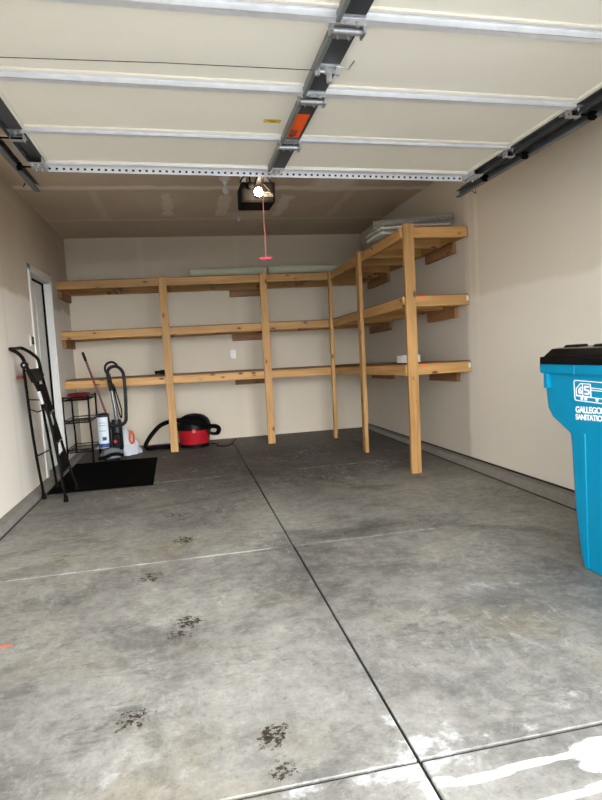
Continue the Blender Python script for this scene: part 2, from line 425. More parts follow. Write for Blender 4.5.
# ------------------------------------------------------------------ setting
wL, wR, yB, H = -1.344, 2.470, 7.645, 2.649
cL, cR = -1.244, 2.370
XJ = .537
fl = MB(); g = .005
ys = [1.36, 3.149, 5.242, 7.70]
gy = [.006, .0015, .0012, 0]
for x0, x1 in ((wL-.1, XJ-g), (XJ+g, wR+.1)):
    for i in range(3):
        fl.box((x0, ys[i]+gy[i], -.12), (x1, ys[i+1]-gy[i+1], 0))
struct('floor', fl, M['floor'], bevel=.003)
ap = MB()
for x0, x1 in ((-1.6, XJ-g), (XJ+g, 2.8)):
    ap.box((x0, -.9, -.12), (x1, ys[0]-.006, 0))
tag(ap.build('driveway', M['apron'], None, .003), kind='structure')
struct('trim_1', box((-1.6, -.9, -.16), (2.8, 7.7, -.009)), M['gap'])          # dark filler seen down the joints
tag(box((-40, -45, -.2), (40, -.93, -.02)).build('ground', M['snow']), kind='structure')  # unseen yard, added bright to bounce daylight onto the raised door
tag(MB().box((-40, -.93, -.2), (-1.62, 1.2, -.02)).box((2.82, -.93, -.2), (40, 1.2, -.02)).build('ground_side', M['snow']), kind='structure')  # unseen strips beside the driveway, added bright for the same bounce
struct('ceiling', box((wL-.15, 1.28, H), (wR+.15, yB+.15, H+.12)), M['ceiling'])
struct('wall_back', box((wL-.15, yB, -.1), (wR+.15, yB+.12, H)), M['wall_b'])
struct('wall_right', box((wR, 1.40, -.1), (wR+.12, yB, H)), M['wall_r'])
dy0, dy1, dz = 5.775, 6.600, 1.985
struct('wall_left', MB().box((wL-.12, 1.40, -.1), (wL, dy0, H)).box((wL-.12, dy1, -.1), (wL, yB, H)).box((wL-.12, dy0, dz), (wL, dy1, H)), M['wall_l'])
struct('wall_front', MB().box((wL-.12, 1.28, -.1), (-.745, 1.42, H)).box((1.975, 1.28, -.1), (wR+.12, 1.42, H)).box((-.745, 1.28, 2.16), (1.975, 1.42, H)), M['wall_f'])
# poured stem wall showing below the drywall
cb = MB()
cb.hexa([(wL, 1.52, -.05), (cL, 1.52, -.05), (cL, dy0, -.05), (wL, dy0, -.05), (wL, 1.52, .058), (cL-.02, 1.52, .058), (cL-.02, dy0, .045), (wL, dy0, .045)])
cb.hexa([(wL, dy0, -.05), (cL, dy0, -.05), (cL, yB, -.05), (wL, yB, -.05), (wL, dy0, .045), (cL-.02, dy0, .045), (cL-.02, yB, .03), (wL, yB, .03)])
struct('trim_2', cb, M['curb'], bevel=.006)
struct('trim_3', MB().hexa([(cR, 1.52, -.05), (wR, 1.52, -.05), (wR, yB, -.05), (cR, yB, -.05), (cR+.03, 1.52, .085), (wR, 1.52, .085), (wR, yB, .035), (cR+.03, yB, .035)]), M['curb'], bevel=.006)
struct('trim_5', MB().hexa([(wR-.004, 1.52, .084), (wR+.002, 1.52, .084), (wR+.002, yB, .034), (wR-.004, yB, .034), (wR-.004, 1.52, .099), (wR+.002, 1.52, .099), (wR+.002, yB, .046), (wR-.004, yB, .046)]), M['gap'])
struct('trim_4', MB().box((cL+.001, 1.52, -.02), (cL+.010, 5.10, .003)).box((cR-.012, 1.52, -.02), (cR-.001, yB, .003)), M['gap'])

# entry door in the left wall
dr = struct('door_1', box((wL-.115, dy0+.02, .03), (wL-.075, dy1-.02, dz-.02)), M['white'], bevel=.002)
dr['label'] = 'white entry door in the left wall behind the step ladder'
MB().box((wL-.12, dy0, .02), (wL+.001, dy0+.02, dz)).box((wL-.12, dy1-.02, .02), (wL+.001, dy1, dz)).box((wL-.12, dy0, dz-.02), (wL+.001, dy1, dz)).build('door_jamb', M['white'], dr)
MB().box((wL, dy0-.057, .046), (wL+.016, dy0+.006, dz+.06)).box((wL, dy1-.006, .046), (wL+.016, dy1+.057, dz+.06)).box((wL, dy0-.057, dz), (wL+.016, dy1+.057, dz+.06)).build('door_casing', M['white'], dr, .003)
MB().box((wL-.074, dy1-.034, .03), (wL-.055, dy1-.02, dz-.02)).box((wL-.074, dy0+.02, .03), (wL-.055, dy0+.034, dz-.02)).box((wL-.074, dy0+.02, dz-.034), (wL-.055, dy1-.02, dz-.02)).build('weatherstrip', M['rubber'], dr)
box((wL-.12, dy0, .0), (wL+.012, dy1, .03)).build('threshold', M['track'], dr)
for z0, z1 in ((.25, .85), (1.0, 1.8)):
    for k in (0, 1):
        a = dy0+.11+k*.36
        MB().box((wL-.076, a, z0), (wL-.069, a+.25, z1)).build('door_panel', M['white'], dr, .004)
MB().lathe([(.012, 0), (.012, .035), (.028, .045), (.03, .06), (.02, .072), (.001, .074)], (wL-.075, dy0+.085, .96), 18, 'x').build('door_knob', M['brass'], dr)

# ------------------------------------------------------------------ L-shaped timber shelving
sh = thing('storage_shelving', 'L-shaped pine lumber storage shelving with three tiers along back and right walls', 'shelving', (1.0, 7.0, 0))
TH, HT = .038, .089
tiers = [(2.032, 2.046, 2.088), (1.465, 1.466, 1.512), (.906, .880, .932)]   # left end, corner, near end of right run
yf = 6.945                 # back run front rail centre line
def xr(y): return 1.842+(6.9-y)*.0215      # right run front rail centre line
for zl, zc, zf in tiers:
    hz = HT/2
    zat = lambda x: zl+(zc-zl)*(x-wL)/(1.86-wL)
    zrt = lambda y: zc+(zf-zc)*(6.9-y)/2.28
    lumber('front_rail', (wL+.004, yf, zl-hz), (1.86, yf, zc-hz), TH, HT, M['wood'], sh)
    lumber('rear_rail', (wL+.004, yB-.021, zl-hz), (2.44, yB-.021, zc-hz), TH, HT, M['wood'], sh)
    # joists of the back run
    for x in (wL+.024, -.72, -.12, .45, 1.03, 1.55):
        lumber('joist', (x, yf+.02, zat(x)-hz), (x, yB-.041, zat(x)-hz), TH, HT, M['wood'], sh)
    # right run: front rail, rail on the wall, joists
    lumber('front_rail', (xr(6.92), 6.92, zrt(6.92)-hz), (xr(4.665), 4.665, zrt(4.665)-hz), TH, HT, M['wood'], sh)
    lumber('rear_rail', (wR-.021, yB-.045, zc-hz), (wR-.021, 4.672, zf-hz+.006), TH, HT, M['wood'], sh)
    for y in (4.645, 5.10, 5.55, 6.00, 6.45, 6.88):
        lumber('joist', (xr(y)+(.02 if y > 4.7 else -.045), y, zrt(y)-hz), (wR-(.042 if y > 4.7 else .016), y, zrt(y)-hz), TH, HT, M['wood'], sh)
    # decking
    dk = MB().hexa([(wL+.006, yf+.022, zl+.001), (1.80, yf+.022, zc+.001), (1.80, yB-.003, zc+.001), (wL+.006, yB-.003, zl+.001),
                    (wL+.006, yf+.022, zl+.012), (1.80, yf+.022, zc+.012), (1.80, yB-.003, zc+.012), (wL+.006, yB-.003, zl+.012)])
    dk.build('deck_board', M['ply'], sh)
    a, b = xr(4.66)+.022, xr(yB)+.022
    dk = MB().hexa([(a, 4.668, zf+.001), (wR-.006, 4.668, zf+.001), (wR-.006, yB-.004, zc+.001), (b, yB-.004, zc+.001),
                    (a, 4.668, zf+.009), (wR-.006, 4.668, zf+.009), (wR-.006, yB-.004, zc+.009), (b, yB-.004, zc+.009)])
    dk.build('deck_board', M['ply'], sh)
    # blocks under the rails on the walls
    lumber('support_block', (.65, yB-.021, zat(.65)-HT*1.5-.003), (1.10, yB-.021, zat(1.1)-HT*1.5-.003), TH, HT, M['woodred'], sh)
    lumber('support_block', (wR-.021, 4.86, zrt(4.86)-HT*1.5-.003), (wR-.021, 5.46, zrt(5.4)-HT*1.5-.003), TH, HT, M['woodred'], sh)
    lumber('support_block', (wR-.021, 6.55, zrt(6.5)-HT*1.5-.003), (wR-.021, 7.3, zrt(7.2)-HT*1.5-.003), TH, HT, M['woodred'], sh)
    if zl > 1.2:
        lumber('support_block', (wL+.023, 7.0, zl-HT*1.5-.003), (wL+.023, 7.58, zl-HT*1.5-.003), TH, HT, M['woodred'], sh)
    # paint dabs and chalk marks on the near joist
    for x in (1.985, 2.115):
        m = MB().box((x, 4.6245, zf-.008), (x+.035+random.random()*.05, 4.6275, zf+.001)).build('paint_mark', M['orange'], sh)
    if zl < 2: box((wR-.040, 4.624, zf-HT*.6), (wR-.018, 4.6262, zf-.012)).build('end_paint', M['whiteplastic'], sh)
# posts
lumber('post', (-.178, 6.905, 0), (-.178, 6.905, 2.045), TH, HT, M['wood'], sh, up=(1, 0, 0))
lumber('post', (.985, 6.905, 0), (.998, 6.905, 2.062), TH, HT, M['wood'], sh, up=(1, 0, 0))
lumber('post', (1.795, 6.90, 0), (1.822, 6.90, 2.055), .050, .045, M['wood'], sh, up=(1, 0, 0))
lumber('post', (1.826, 5.775, 0), (1.838, 5.775, 2.085), HT, TH, M['wood'], sh, up=(1, 0, 0))
lumber('post', (1.897, 4.603, 0), (1.909, 4.603, 2.108), TH, HT, M['wood'], sh, up=(1, 0, 0))

# ------------------------------------------------------------------ open overhead door
gd = thing('garage_door', 'cream overhead garage door raised under the ceiling with steel struts', 'garage door', (.615, 2.6, 2.2498))
gd.rotation_euler = (0, math.atan(.0186), 0)
def dB(mb, name, mat, parent=gd, bevel=0.): return mb.build(name, mat, parent, bevel, local=True)
xl, xrr = -1.355, 1.36
joints = [1.47, 2.04, 2.61, 3.185, 3.70]
for i in range(4):
    a, b = joints[i]-2.6+.002, joints[i+1]-2.6-.002
    p = dB(MB().box((xl, a, 0), (xrr, b, .045)), 'door_section', M['door'], bevel=.004)
    dB(MB().box((xl+.05, b-.10, -.009), (xrr-.05, b-.078, .001)), 'edge_lip', M['door'], p, .006)
    # turned edges of the sheet along each side
    dB(MB().box((xrr-.055, a+.004, -.012), (xrr-.028, b-.004, .001)), 'edge_flange', M['door'], p, .004)
    dB(MB().box((xl+.045, a+.004, -.010), (xl+.062, b-.004, .001)), 'edge_flange', M['door'], p, .004)
# horizontal struts
for yy, w, dpt in ((3.135, .046, .022), (2.560, .056, .028), (1.995, .056, .028)):
    y = yy-2.6
    s_ = MB().box((xl+.03, y-w/2, -.006), (xrr-.03, y+w/2, 0)).box((xl+.03, y-w*.30, -dpt), (xrr-.03, y-w*.30+.004, 0)).box((xl+.03, y+w*.30-.004, -dpt), (xrr-.03, y+w*.30, 0)).box((xl+.03, y-w*.30, -dpt), (xrr-.03, y+w*.30, -dpt+.004))
    dB(s_, 'strut', M['galv'], bevel=.0015)
# perforated angle along the top edge
pa = MB(); y = 3.66-2.6
pa.box((xl+.02, y-.01, -.005), (xrr+.015, y+.045, -.001)); 
pa.box((xl+.02, y+.032, -.038), (xrr+.015, y+.036, 0))
ang = dB(pa, 'perforated_angle', M['galv'])
hl = MB()
for k in range(68):
    x = xl+.05+k*.0395
    hl.box((x-.007, y+.0312, -.027), (x+.007, y+.0322, -.015))
dB(hl, 'punched_holes', M['gap'], ang)
st2 = MB().box((xl+.02, 3.615-2.6-.012, -.018), (xrr-.02, 3.615-2.6+.03, 0)); dB(st2, 'strut', M['galv'], bevel=.003)
# steel stiles
cx = .645-.615
for i in range(4):
    a, b = joints[i]-2.6+.03, joints[i+1]-2.6-.03
    if i == 3: b = 3.62-2.6
    o = dB(MB().box((cx-.03, a, -.016), (cx+.052, b, -.004)), 'center_stile', M['stile'], bevel=.002)
    dB(MB().box((cx-.052, a+.03, -.036), (cx-.036, b-.02, -.001)).box((cx-.036, a+.03, -.004), (cx-.029, b-.02, -.001)), 'stile_flange', M['stile_light'], o, .002)
    for sx, x0, x1 in ((-1, xl-.03, xl+.045), (1, xrr-.028, xrr+.008)):
        dB(MB().box((x0, a-.03, -.014), (x1, b+.03, -.002)).box((x0 if sx < 0 else x1-.005, a-.03, -.04), (x0+.005 if sx < 0 else x1, b+.03, 0)), 'end_stile', M['stile'], bevel=.001)
# hinges, each with its pin; end hinges carry rollers
def bolt(m, x, y, z, r=.007): m.lathe([(r, 0), (r, -.008), (.003, -.008), (.003, -.016), (.0005, -.016)], (x, y, z), 8)
for j in joints[1:4]:
    y = j-2.6
    m = MB().box((cx-.045, y-.075, -.022), (cx+.05, y-.015, -.017)).box((cx-.035, y+.012, -.022), (cx+.04, y+.075, -.017))
    for q in (-.05, .05):
        bolt(m, cx-.018, y+q, -.022); bolt(m, cx+.024, y+q, -.022)
    h_ = dB(m, 'hinge', M['hinge'], bevel=.001)
    pm = MB().tube([(cx-.058, y, -.034), (cx+.062, y, -.034)], .0125, 12).box((cx+.055, y-.03, -.052), (cx+.064, y+.02, -.01)).box((cx-.06, y-.025, -.045), (cx-.053, y+.02, -.01))
    dB(pm, 'hinge_pin', M['hinge'], h_)
    for sx, x0, x1, xt in ((-1, xl-.025, xl+.04, xl-.115), (1, xrr-.03, xrr+.022, xrr+.115)):
        m = MB().box((x0, y-.07, -.020), (x1, y-.012, -.014)).box((x0, y+.012, -.020), (x1, y+.07, -.014))
        m.box((x0, y-.03, -.05), (x0+.004, y+.02, -.014)).box((x1-.004, y-.03, -.05), (x1, y+.02, -.014)).box((x0, y-.03, -.052), (x1, y+.0, -.048))
        for q in (-.045, .045): bolt(m, (x0+x1)/2, y+q, -.02)
        h_ = dB(m, 'hinge', M['hinge'], bevel=.001)
        r = MB().tube([(x0 if sx > 0 else x1, y-.008, -.036), (xt, y-.008, -.036)], .005, 8)
        r.lathe([(.008, -.012), (.022, -.012), (.022, .012), (.008, .012)], (xt-sx*.012, y-.008, -.036), 16, 'x')
        dB(r, 'roller', M['rubber'], h_)
# top corner brackets
for sx, x0, x1, xt in ((-1, xl-.03, xl+.045, xl-.115), (1, xrr-.045, xrr+.025, xrr+.115)):
    m = MB().box((x0, 3.52-2.6, -.046), (x1, 3.655-2.6, -.040)).box((x0, 3.52-2.6, -.046), (x0+.004, 3.68-2.6, -.0)).box((x1-.004, 3.52-2.6, -.046), (x1, 3.68-2.6, 0))
    for a in (.015, .035, .055): m.box((x0+a, 3.53-2.6, -.049), (x0+a+.006, 3.645-2.6, -.045))
    for q in (3.54, 3.63): bolt(m, x0+.02, q-2.6, -.046); bolt(m, x0+.05, q-2.6, -.046)
    h_ = dB(m, 'top_bracket', M['steel'], bevel=.001)
    r = MB().tube([((x0+x1)/2, 3.64-2.6, -.03), (xt, 3.64-2.6, -.03)], .005, 8); r.lathe([(.008, -.012), (.022, -.012), (.022, .012), (.008, .012)], (xt-sx*.012, 3.64-2.6, -.03), 16, 'x')
    dB(r, 'roller', M['rubber'], h_)
m = MB().box((cx-.05, 3.57-2.6, -.03), (cx+.045, 3.66-2.6, -.02))
for q in (-.03, 0, .03): bolt(m, cx+q, 3.59-2.6, -.03); bolt(m, cx+q, 3.635-2.6, -.03)
dB(m, 'arm_bracket', M['steel'], bevel=.002)
# centre lock with cable
y = 2.333-2.6
m = MB().box((cx-.04, y-.03, -.022), (cx+.05, y+.03, -.016)).lathe([(.024, 0), (.024, -.014), (.012, -.018), (.012, -.055), (.001, -.056)], (cx+.012, y, -.022), 16)
m.tube([(cx-.045, y+.008, -.03), (cx-.03, y, -.034), (cx+.05, y, -.034)], .007, 8)
m.lathe([(.011, 0), (.011, -.03), (.001, -.031)], (cx-.036, y, -.02), 10).lathe([(.009, 0), (.009, -.028), (.001, -.03)], (cx+.045, y-.004, -.02), 10)
lk = dB(m, 'lock', M['steel'], bevel=.001)
dB(MB().tube([(cx+.03, y-.04, -.03), (cx+.075, y-.03, -.032), (cx+.085, y-.032, -.034), (cx+.088, y-.10, -.036)], .004, 8), 'lock_lever', M['steel'], lk)
dB(MB().tube([(cx-.04, y+.006, -.028), (-.6, y+.045, -.016), (xl+.05, y+.095, -.010)], .0016, 6), 'lock_cable', M['dgrey'], lk)
# warning labels
lb = dB(MB().box((cx-.028, 2.79-2.6, -.0175), (cx+.036, 3.085-2.6, -.0162)), 'warning_label', M['orange']); lb['label'] = 'orange warning sticker on the centre stile'
m = MB()
for k in range(9): m.box((cx-.022, 2.985+k*.009-2.6, -.0182), (cx+.012+.012*random.random(), 2.989+k*.009-2.6, -.0176))
m.box((cx-.016, 3.05-2.6, -.0182), (cx+.004, 3.075-2.6, -.0176))
dB(m, 'label_print', M['brown_ink'], lb)
lb = dB(MB().box((-.14, 2.905-2.6, -.0015), (-.055, 2.945-2.6, -.0003)), 'maker_label', M['yellow']); lb['label'] = 'small yellow sticker on the door skin'
m = MB()
for k in range(3): m.box((-.125+.01*k, 2.915+k*.009-2.6, -.0021), (-.075-.004*k, 2.918+k*.009-2.6, -.0016))
dB(m, 'label_print', M['brown_ink'], lb)

# tracks
def track(name, x, sgn, z, yend, label):
    tr = thing(name, label, 'door track', (x, yend, z), 'overhead door tracks')
    m = MB()
    # C-channel opening toward the door
    prof = [(0, -.026), (0, .026), (-.030, .026), (-.034, .018), (-.031, .018), (-.028, .022), (-.004, .022), (-.004, -.022), (-.028, -.022), (-.031, -.018), (-.034, -.018), (-.030, -.026)]
    path = [(yend, z, 0)] + [(1.80, z, 0)]
    R = .30
    for k in range(1, 9):
        a = k*PI/16; path.append((1.80-R*math.sin(a), z-R+R*math.cos(a), a))
    path.append((1.50, .05, PI/2))
    rings = []
    for (yy, zz, a) in path:
        rings.append([(x+sgn*px*1., yy+py*math.sin(a)*-1, zz+py*math.cos(a)) for px, py in prof])
    m.loft(rings); m.build('track_channel', M['track'], tr)
    # angle iron stiffener bolted on the outer face and hangers to the ceiling
    m = MB().box((min(x, x+sgn*.028), 2.1, z+.028), (max(x, x+sgn*.028), yend-.02, z+.032)).box((min(x, x+sgn*.004), 2.1, z-.012), (max(x, x+sgn*.004), yend-.02, z+.05))
    m.build('stiffener_angle', M['track'], tr)
    for yy in (2.55, yend-.35):
        m = MB().bar((x+sgn*.014, yy, z+.03), (x+sgn*.014, yy, H), .03, .003, (0, 1, 0)); m.build('hanger_strap', M['galv'], tr)
    m = MB().tube([(x+sgn*.005, yend-.22, z-.03), (x+sgn*.02, yend-.20, z-.05), (x+sgn*.03, yend-.17, z-.04), (x+sgn*.02, yend-.15, z-.02)], .003, 6); m.build('cable_hook', M['dgrey'], tr)
    return tr
track('door_track', -.882, -1, 2.272, 4.15, 'overhead door track nearer the left wall, above the step ladder')
track('door_track', 2.112, 1, 2.205, 4.07, 'overhead door track nearer the right wall, above the blue bin')

# ------------------------------------------------------------------ opener, cord, ceiling fixtures
op = thing('garage_door_opener', 'black garage door opener motor unit with a lit bulb hanging from the ceiling', 'door opener', (.67, 4.6, H))
hb = MB().hexa([(.533, 4.60, 2.287), (.800, 4.60, 2.287), (.800, 4.90, 2.297), (.533, 4.90, 2.297), (.536, 4.60, 2.445), (.806, 4.60, 2.445), (.806, 4.90, 2.455), (.536, 4.90, 2.455)])
hz_ = hb.build('housing', M['soot'], op, .008)
box((.55, 4.595, 2.30), (.786, 4.602, 2.432)).build('light_panel', M['soot'], hz_, .003)
m = MB()
for k, (a, b) in enumerate(((.70, .765), (.70, .785), (.71, .785))): m.box((a, 4.5925, 2.362-k*.014), (b, 4.5955, 2.3655-k*.014))
m.build('printed_lines', M['cream_ink'], hz_)
MB().tube([(.715, 4.5938, 2.425), (.76, 4.5938, 2.375)], .004, 6).build('printed_stripe', M['brass'], hz_)
MB().lathe([(.02, 0), (.02, -.035), (.014, -.045), (.001, -.046)], (.658, 4.60, 2.343), 16, 'y').build('bulb_socket', M['soot'], op)
MB().ball((.658, 4.505, 2.343), .034, 18, 12).build('light_bulb', M['bulb'], op)
MB().lathe([(.016, 0), (.026, -.03), (.02, -.055), (.001, -.06)], (.605, 4.60, 2.402), 16, 'y').build('lamp_cover_clip', M['soot'], op)
for x in (.575, .77):
    MB().bar((x, 4.70, 2.45), (x, 4.70, H), .028, .003, (0, 1, 0)).build('hanger_bracket', M['galv'], op)
    MB().bar((x, 4.85, 2.45), (x, 4.85, H), .028, .003, (0, 1, 0)).build('hanger_bracket', M['galv'], op)
MB().tube(smooth([(.62, 4.66, 2.44), (.60, 4.60, 2.50), (.55, 4.58, 2.47), (.53, 4.60, 2.44)]), .006, 6).build('wire_loop', M['rubber'], op)
MB().tube(smooth([(.70, 4.66, 2.44), (.72, 4.58, 2.49), (.75, 4.58, 2.47), (.775, 4.6, 2.43)]), .006, 6).build('wire_loop', M['rubber'], op)
MB().bar((.664, 1.6, 2.47), (.664, 4.62, 2.43), .04, .035).build('drive_rail', M['soot'], op)
m = MB().box((.64, 4.02, 2.40), (.69, 4.14, 2.45)); m.build('trolley', M['soot'], op, .004)
MB().bar((.664, 4.06, 2.41), (.657, 3.78, 2.275), .02, .008).build('door_arm', M['soot'], op)
rc = thing('release_cord', 'red emergency release cord with T handle hanging below the door opener', 'cord', (.637, 4.18, 2.40))
MB().tube(smooth([(.637, 4.10, 2.41), (.636, 4.18, 2.34), (.640, 4.19, 2.20), (.637, 4.19, 2.05), (.642, 4.20, 1.93), (.637, 4.2, 1.795)]), .0038, 7).build('cord', M['cordred'], rc)
MB().tube([(.590, 4.2, 1.790), (.602, 4.2, 1.786), (.672, 4.2, 1.790), (.682, 4.2, 1.794)], [.006, .011, .011, .007], 12).build('handle', M['pinkred'], rc)

cf = thing('ceiling_light', 'white bare-bulb lampholder on the ceiling left of the opener', 'ceiling light', (.468, 5.18, H))
MB().lathe([(.055, 0), (.055, -.012), (.035, -.03), (.024, -.04), (.024, -.06), (.001, -.061)], (.468, 5.18, H), 24).build('lampholder', M['porcelain'], cf)
MB().lathe([(.014, -.058), (.016, -.075), (.03, -.10), (.031, -.112), (.026, -.130), (.012, -.143), (.001, -.145)], (.468, 5.18, H), 20).build('bulb', M['whiteplastic'], cf)
cf = thing('ceiling_fixture', 'small white sensor on the ceiling behind the opener', 'ceiling sensor', (.715, 6.58, H))
MB().lathe([(.03, 0), (.03, -.01), (.016, -.02), (.001, -.021)], (.715, 6.58, H), 18).build('mounting_plate', M['whiteplastic'], cf)
MB().lathe([(.012, -.018), (.022, -.035), (.018, -.055), (.001, -.06)], (.715, 6.58, H), 16).build('sensor_head', M['steel'], cf)

# ------------------------------------------------------------------ wall plates
wo = thing('wall_outlet', 'white duplex outlet on the back wall below the middle shelf', 'outlet', (.644, yB, 1.115))
box((.609, yB-.006, 1.06), (.679, yB, 1.172)).build('cover_plate', M['whiteplastic'], wo, .003)
for z in (1.094, 1.137):
    MB().lathe([(.017, 0), (.017, -.003), (.001, -.0031)], (.644, yB-.006, z), 16, 'y').build('receptacle', M['whiteplastic'], wo)
    MB().box((.637, yB-.0097, z-.004), (.639, yB-.009, z+.006)).box((.649, yB-.0097, z-.004), (.651, yB-.009, z+.006)).build('slots', M['black'], wo)
wc = thing('wall_control', 'small dark door opener button on the left wall beside the entry door', 'wall switch', (wL, 5.61, 1.335))
box((wL, 5.565, 1.285), (wL+.016, 5.655, 1.385)).build('button_housing', M['whiteplastic'], wc, .004)
box((wL+.014, 5.577, 1.30), (wL+.024, 5.643, 1.37)).build('push_button', M['dgrey'], wc, .004)

# ------------------------------------------------------------------ items on the shelves
def spiral_roll(p0, p1, r, turns, thick, phase=0., sq=1.):
    p0, p1 = Vector(p0), Vector(p1); d = (p1-p0).normalized(); u = Vector((0, 0, 1)); u = (u-d*u.dot(d)).normalized(); w = d.cross(u)
    N = int(turns*20); out = []; inn = []
    for k in range(N+1):
        t = k/N; a = phase+turns*2*PI*t; rr = r-(1-t)*turns*thick*1.25
        out.append((rr*math.cos(a), rr*math.sin(a)*sq)); inn.append(((rr-thick)*math.cos(a), (rr-thick)*math.sin(a)*sq))
    m = MB(); vs = []
    for P in (p0, p1):
        vs += [P+w*x+u*y for x, y in out]+[P+w*x+u*y for x, y in inn]
    n = N+1; fs = []
    for k in range(N):
        fs += [(k, k+1, 2*n+k+1, 2*n+k), (n+k, 3*n+k, 3*n+k+1, n+k+1), (k, n+k, n+k+1, k+1), (2*n+k, 2*n+k+1, 3*n+k+1, 3*n+k)]
    fs += [(0, 2*n, 3*n, n), (N, n+N, 3*n+N, 2*n+N)]
    return m.add(vs, fs)
zt = 2.058
r1 = spiral_roll((.155, 7.30, zt+.072), (1.30, 7.30, zt+.076), .072, 3, .013, -1.2)
tag(r1.build('carpet_roll', M['sage']), 'sage green carpet roll on the top back shelf, left one with its open end showing', 'carpet roll', 'carpet rolls on the top back shelf')
r2_ = spiral_roll((1.10, 7.155, zt+.066), (2.02, 7.18, zt+.070), .064, 3, .012, .6)
tag(r2_.build('carpet_roll', M['sage']), 'sage green carpet roll reaching into the shelf corner, right one on the top back shelf', 'carpet roll', 'carpet rolls on the top back shelf')
zr = 2.102
def slab_layer(z, th, dx, dy, seed):
    m = MB(); rings = []
    for k in range(9):
        t = k/8; x = 1.825+dx+t*(.60-dx)
        y0 = 5.00-.13*t+dy; y1 = 5.43-.22*t+dy
        zz = z+.004*math.sin(t*7+seed)
        rings.append([(x, y0+.012, zz), (x, y1-.012, zz), (x, y1, zz+th*.5), (x, y1-.012, zz+th), (x, y0+.012, zz+th), (x, y0, zz+th*.5)])
    return m.loft(rings)
pad = thing('folded_carpet', 'pale folded carpet piece under the grey roll on top right shelf', 'carpet', (2.1, 5.1, zr))
for k in range(3):
    slab_layer(zr+.006+k*.024, .019, (-.005, .012, -.01)[k], (0, .012, -.008)[k], k+2).build('carpet_layer', M['padwhite'] if k != 1 else M['rug'], pad, .004)
for k in range(4):
    z = zr+.016+k*.020; o_ = (0, .012, -.006, .016)[k]
    MB().tube(smooth([(1.835, 5.01, z), (1.818-o_, 5.12, z+.004), (1.812-o_, 5.26, z), (1.820-o_, 5.38, z-.002), (1.838, 5.43, z)], 4), .0105, 8).build('fold', M['padwhite'] if k % 2 == 0 else M['rug'], pad)
rg = spiral_roll((1.80, 5.16, zr+.122), (2.435, 4.84, zr+.118), .040, 2.6, .011, .4)
tag(rg.build('rug_roll', M['rug']), 'grey flecked rug rolled up and lying on the pale carpet, top right shelf', 'rug')
pb = thing('paper_box', 'small white carton on the lower right shelf behind the nearest post', 'box', (2.0, 4.95, .945))
MB().box((1.935, 4.93, .943), (2.115, 5.05, 1.008)).build('carton', M['whiteplastic'], pb, .003)
MB().box((1.935, 4.93, 1.008), (2.02, 4.985, 1.011)).box((2.03, 4.93, 1.008), (2.115, 4.985, 1.011)).build('flap', M['label_white'], pb)
fb = thing('flashlight', 'small black flashlight lying on the lowest back shelf left of a post', 'flashlight', (-.29, 7.02, .938))
zt1 = .918+.031
MB().lathe([(.018, 0), (.020, .004), (.020, .055), (.027, .07), (.030, .115), (.001, .116)], (-.345, 7.02, zt1-.001), 18, 'x').build('barrel', M['black'], fb)
MB().lathe([(.026, 0), (.026, .003), (.001, .0031)], (-.229, 7.02, zt1-.001), 18, 'x').build('lens', M['steel'], fb)

# ------------------------------------------------------------------ step ladder by the left wall
ld = thing('step_ladder', 'black folding step ladder leaning open against the left wall', 'ladder', (-1.1, 5.1, 0))
nearF = [(-1.008, 4.84, .012), (-1.077, 4.86, .669), (-1.161, 4.88, .953), (-1.225, 4.90, 1.11), (-1.249, 4.905, 1.175), (-1.326, 4.89, 1.246)]
farF = [(-.998, 5.26, .012), (-1.062, 5.25, .319), (-1.140, 5.25, .719), (-1.190, 5.225, 1.02), (-1.203, 5.215, 1.15), (-1.240, 5.20, 1.203), (-1.318, 5.19, 1.258)]
def rail(pts, r=.0125): return MB().tube(smooth(pts, 5), r, 10)
rail(nearF[:4]).build('front_rail', M['black_metal'], ld)
rail(farF[:4]).build('front_rail', M['black_metal'], ld)
hd = smooth([nearF[3], nearF[4], (-1.285, 4.915, 1.215), nearF[5], (-1.326, 4.99, 1.25), (-1.324, 5.12, 1.258), farF[6], (-1.280, 5.195, 1.236), farF[5], farF[4], farF[3]], 6)
MB().tube(hd, .0145, 10).build('handrail', M['black_metal'], ld)
nearR = [(-1.215, 5.03, .012), (-1.245, 4.99, .50), (-1.248, 4.908, 1.105)]
farR = [(-1.195, 5.43, .012), (-1.218, 5.36, .50), (-1.238, 5.24, 1.07)]
rail(nearR, .0115).build('rear_rail', M['black_metal'], ld)
rail(farR, .0115).build('rear_rail', M['black_metal'], ld)
for z in (.35, .80):
    t = z/1.06
    MB().tube([Vector(nearR[0]).lerp(Vector(nearR[2]), t), Vector(farR[0]).lerp(Vector(farR[2]), t)], .007, 8).build('cross_bar', M['black_metal'], ld)
for pts in (nearF, farF, nearR, farR):
    p = pts[0]; MB().lathe([(.018, -.012), (.019, 0), (.015, .035), (.001, .036)], (p[0], p[1], .012), 12).build('rubber_foot', M['rubber'], ld)
def along(pts, z):
    for a, b in zip(pts, pts[1:]):
        if a[2] <= z <= b[2]: return Vector(a).lerp(Vector(b), (z-a[2])/(b[2]-a[2]))
    return Vector(pts[-1])
for z0, z1 in ((.225, .365), (.47, .60), (.715, .95)):
    a, b, c, d = along(nearF, z0), along(farF, z0), along(farF, z1), along(nearF, z1)
    o = Vector((.012, 0, 0)); q = Vector((-.012, 0, 0)); e = Vector((0, .012, 0))
    st = MB().hexa([a+o+e, b+o-e, b+q-e, a+q+e, d+o+e, c+o-e, c+q-e, d+q+e]).build('step_tread', M['rubber'], ld, .004)
    MB().tube([a+o, b+o], .008, 8).build('tread_edge', M['black_metal'], st)
a, b, c, d = along(nearF, .97), along(farF, .98), along(farF, 1.085), along(nearF, 1.08)
o = Vector((.0, 0, 0)); q = Vector((-.03, 0, 0)); e = Vector((0, .02, 0))
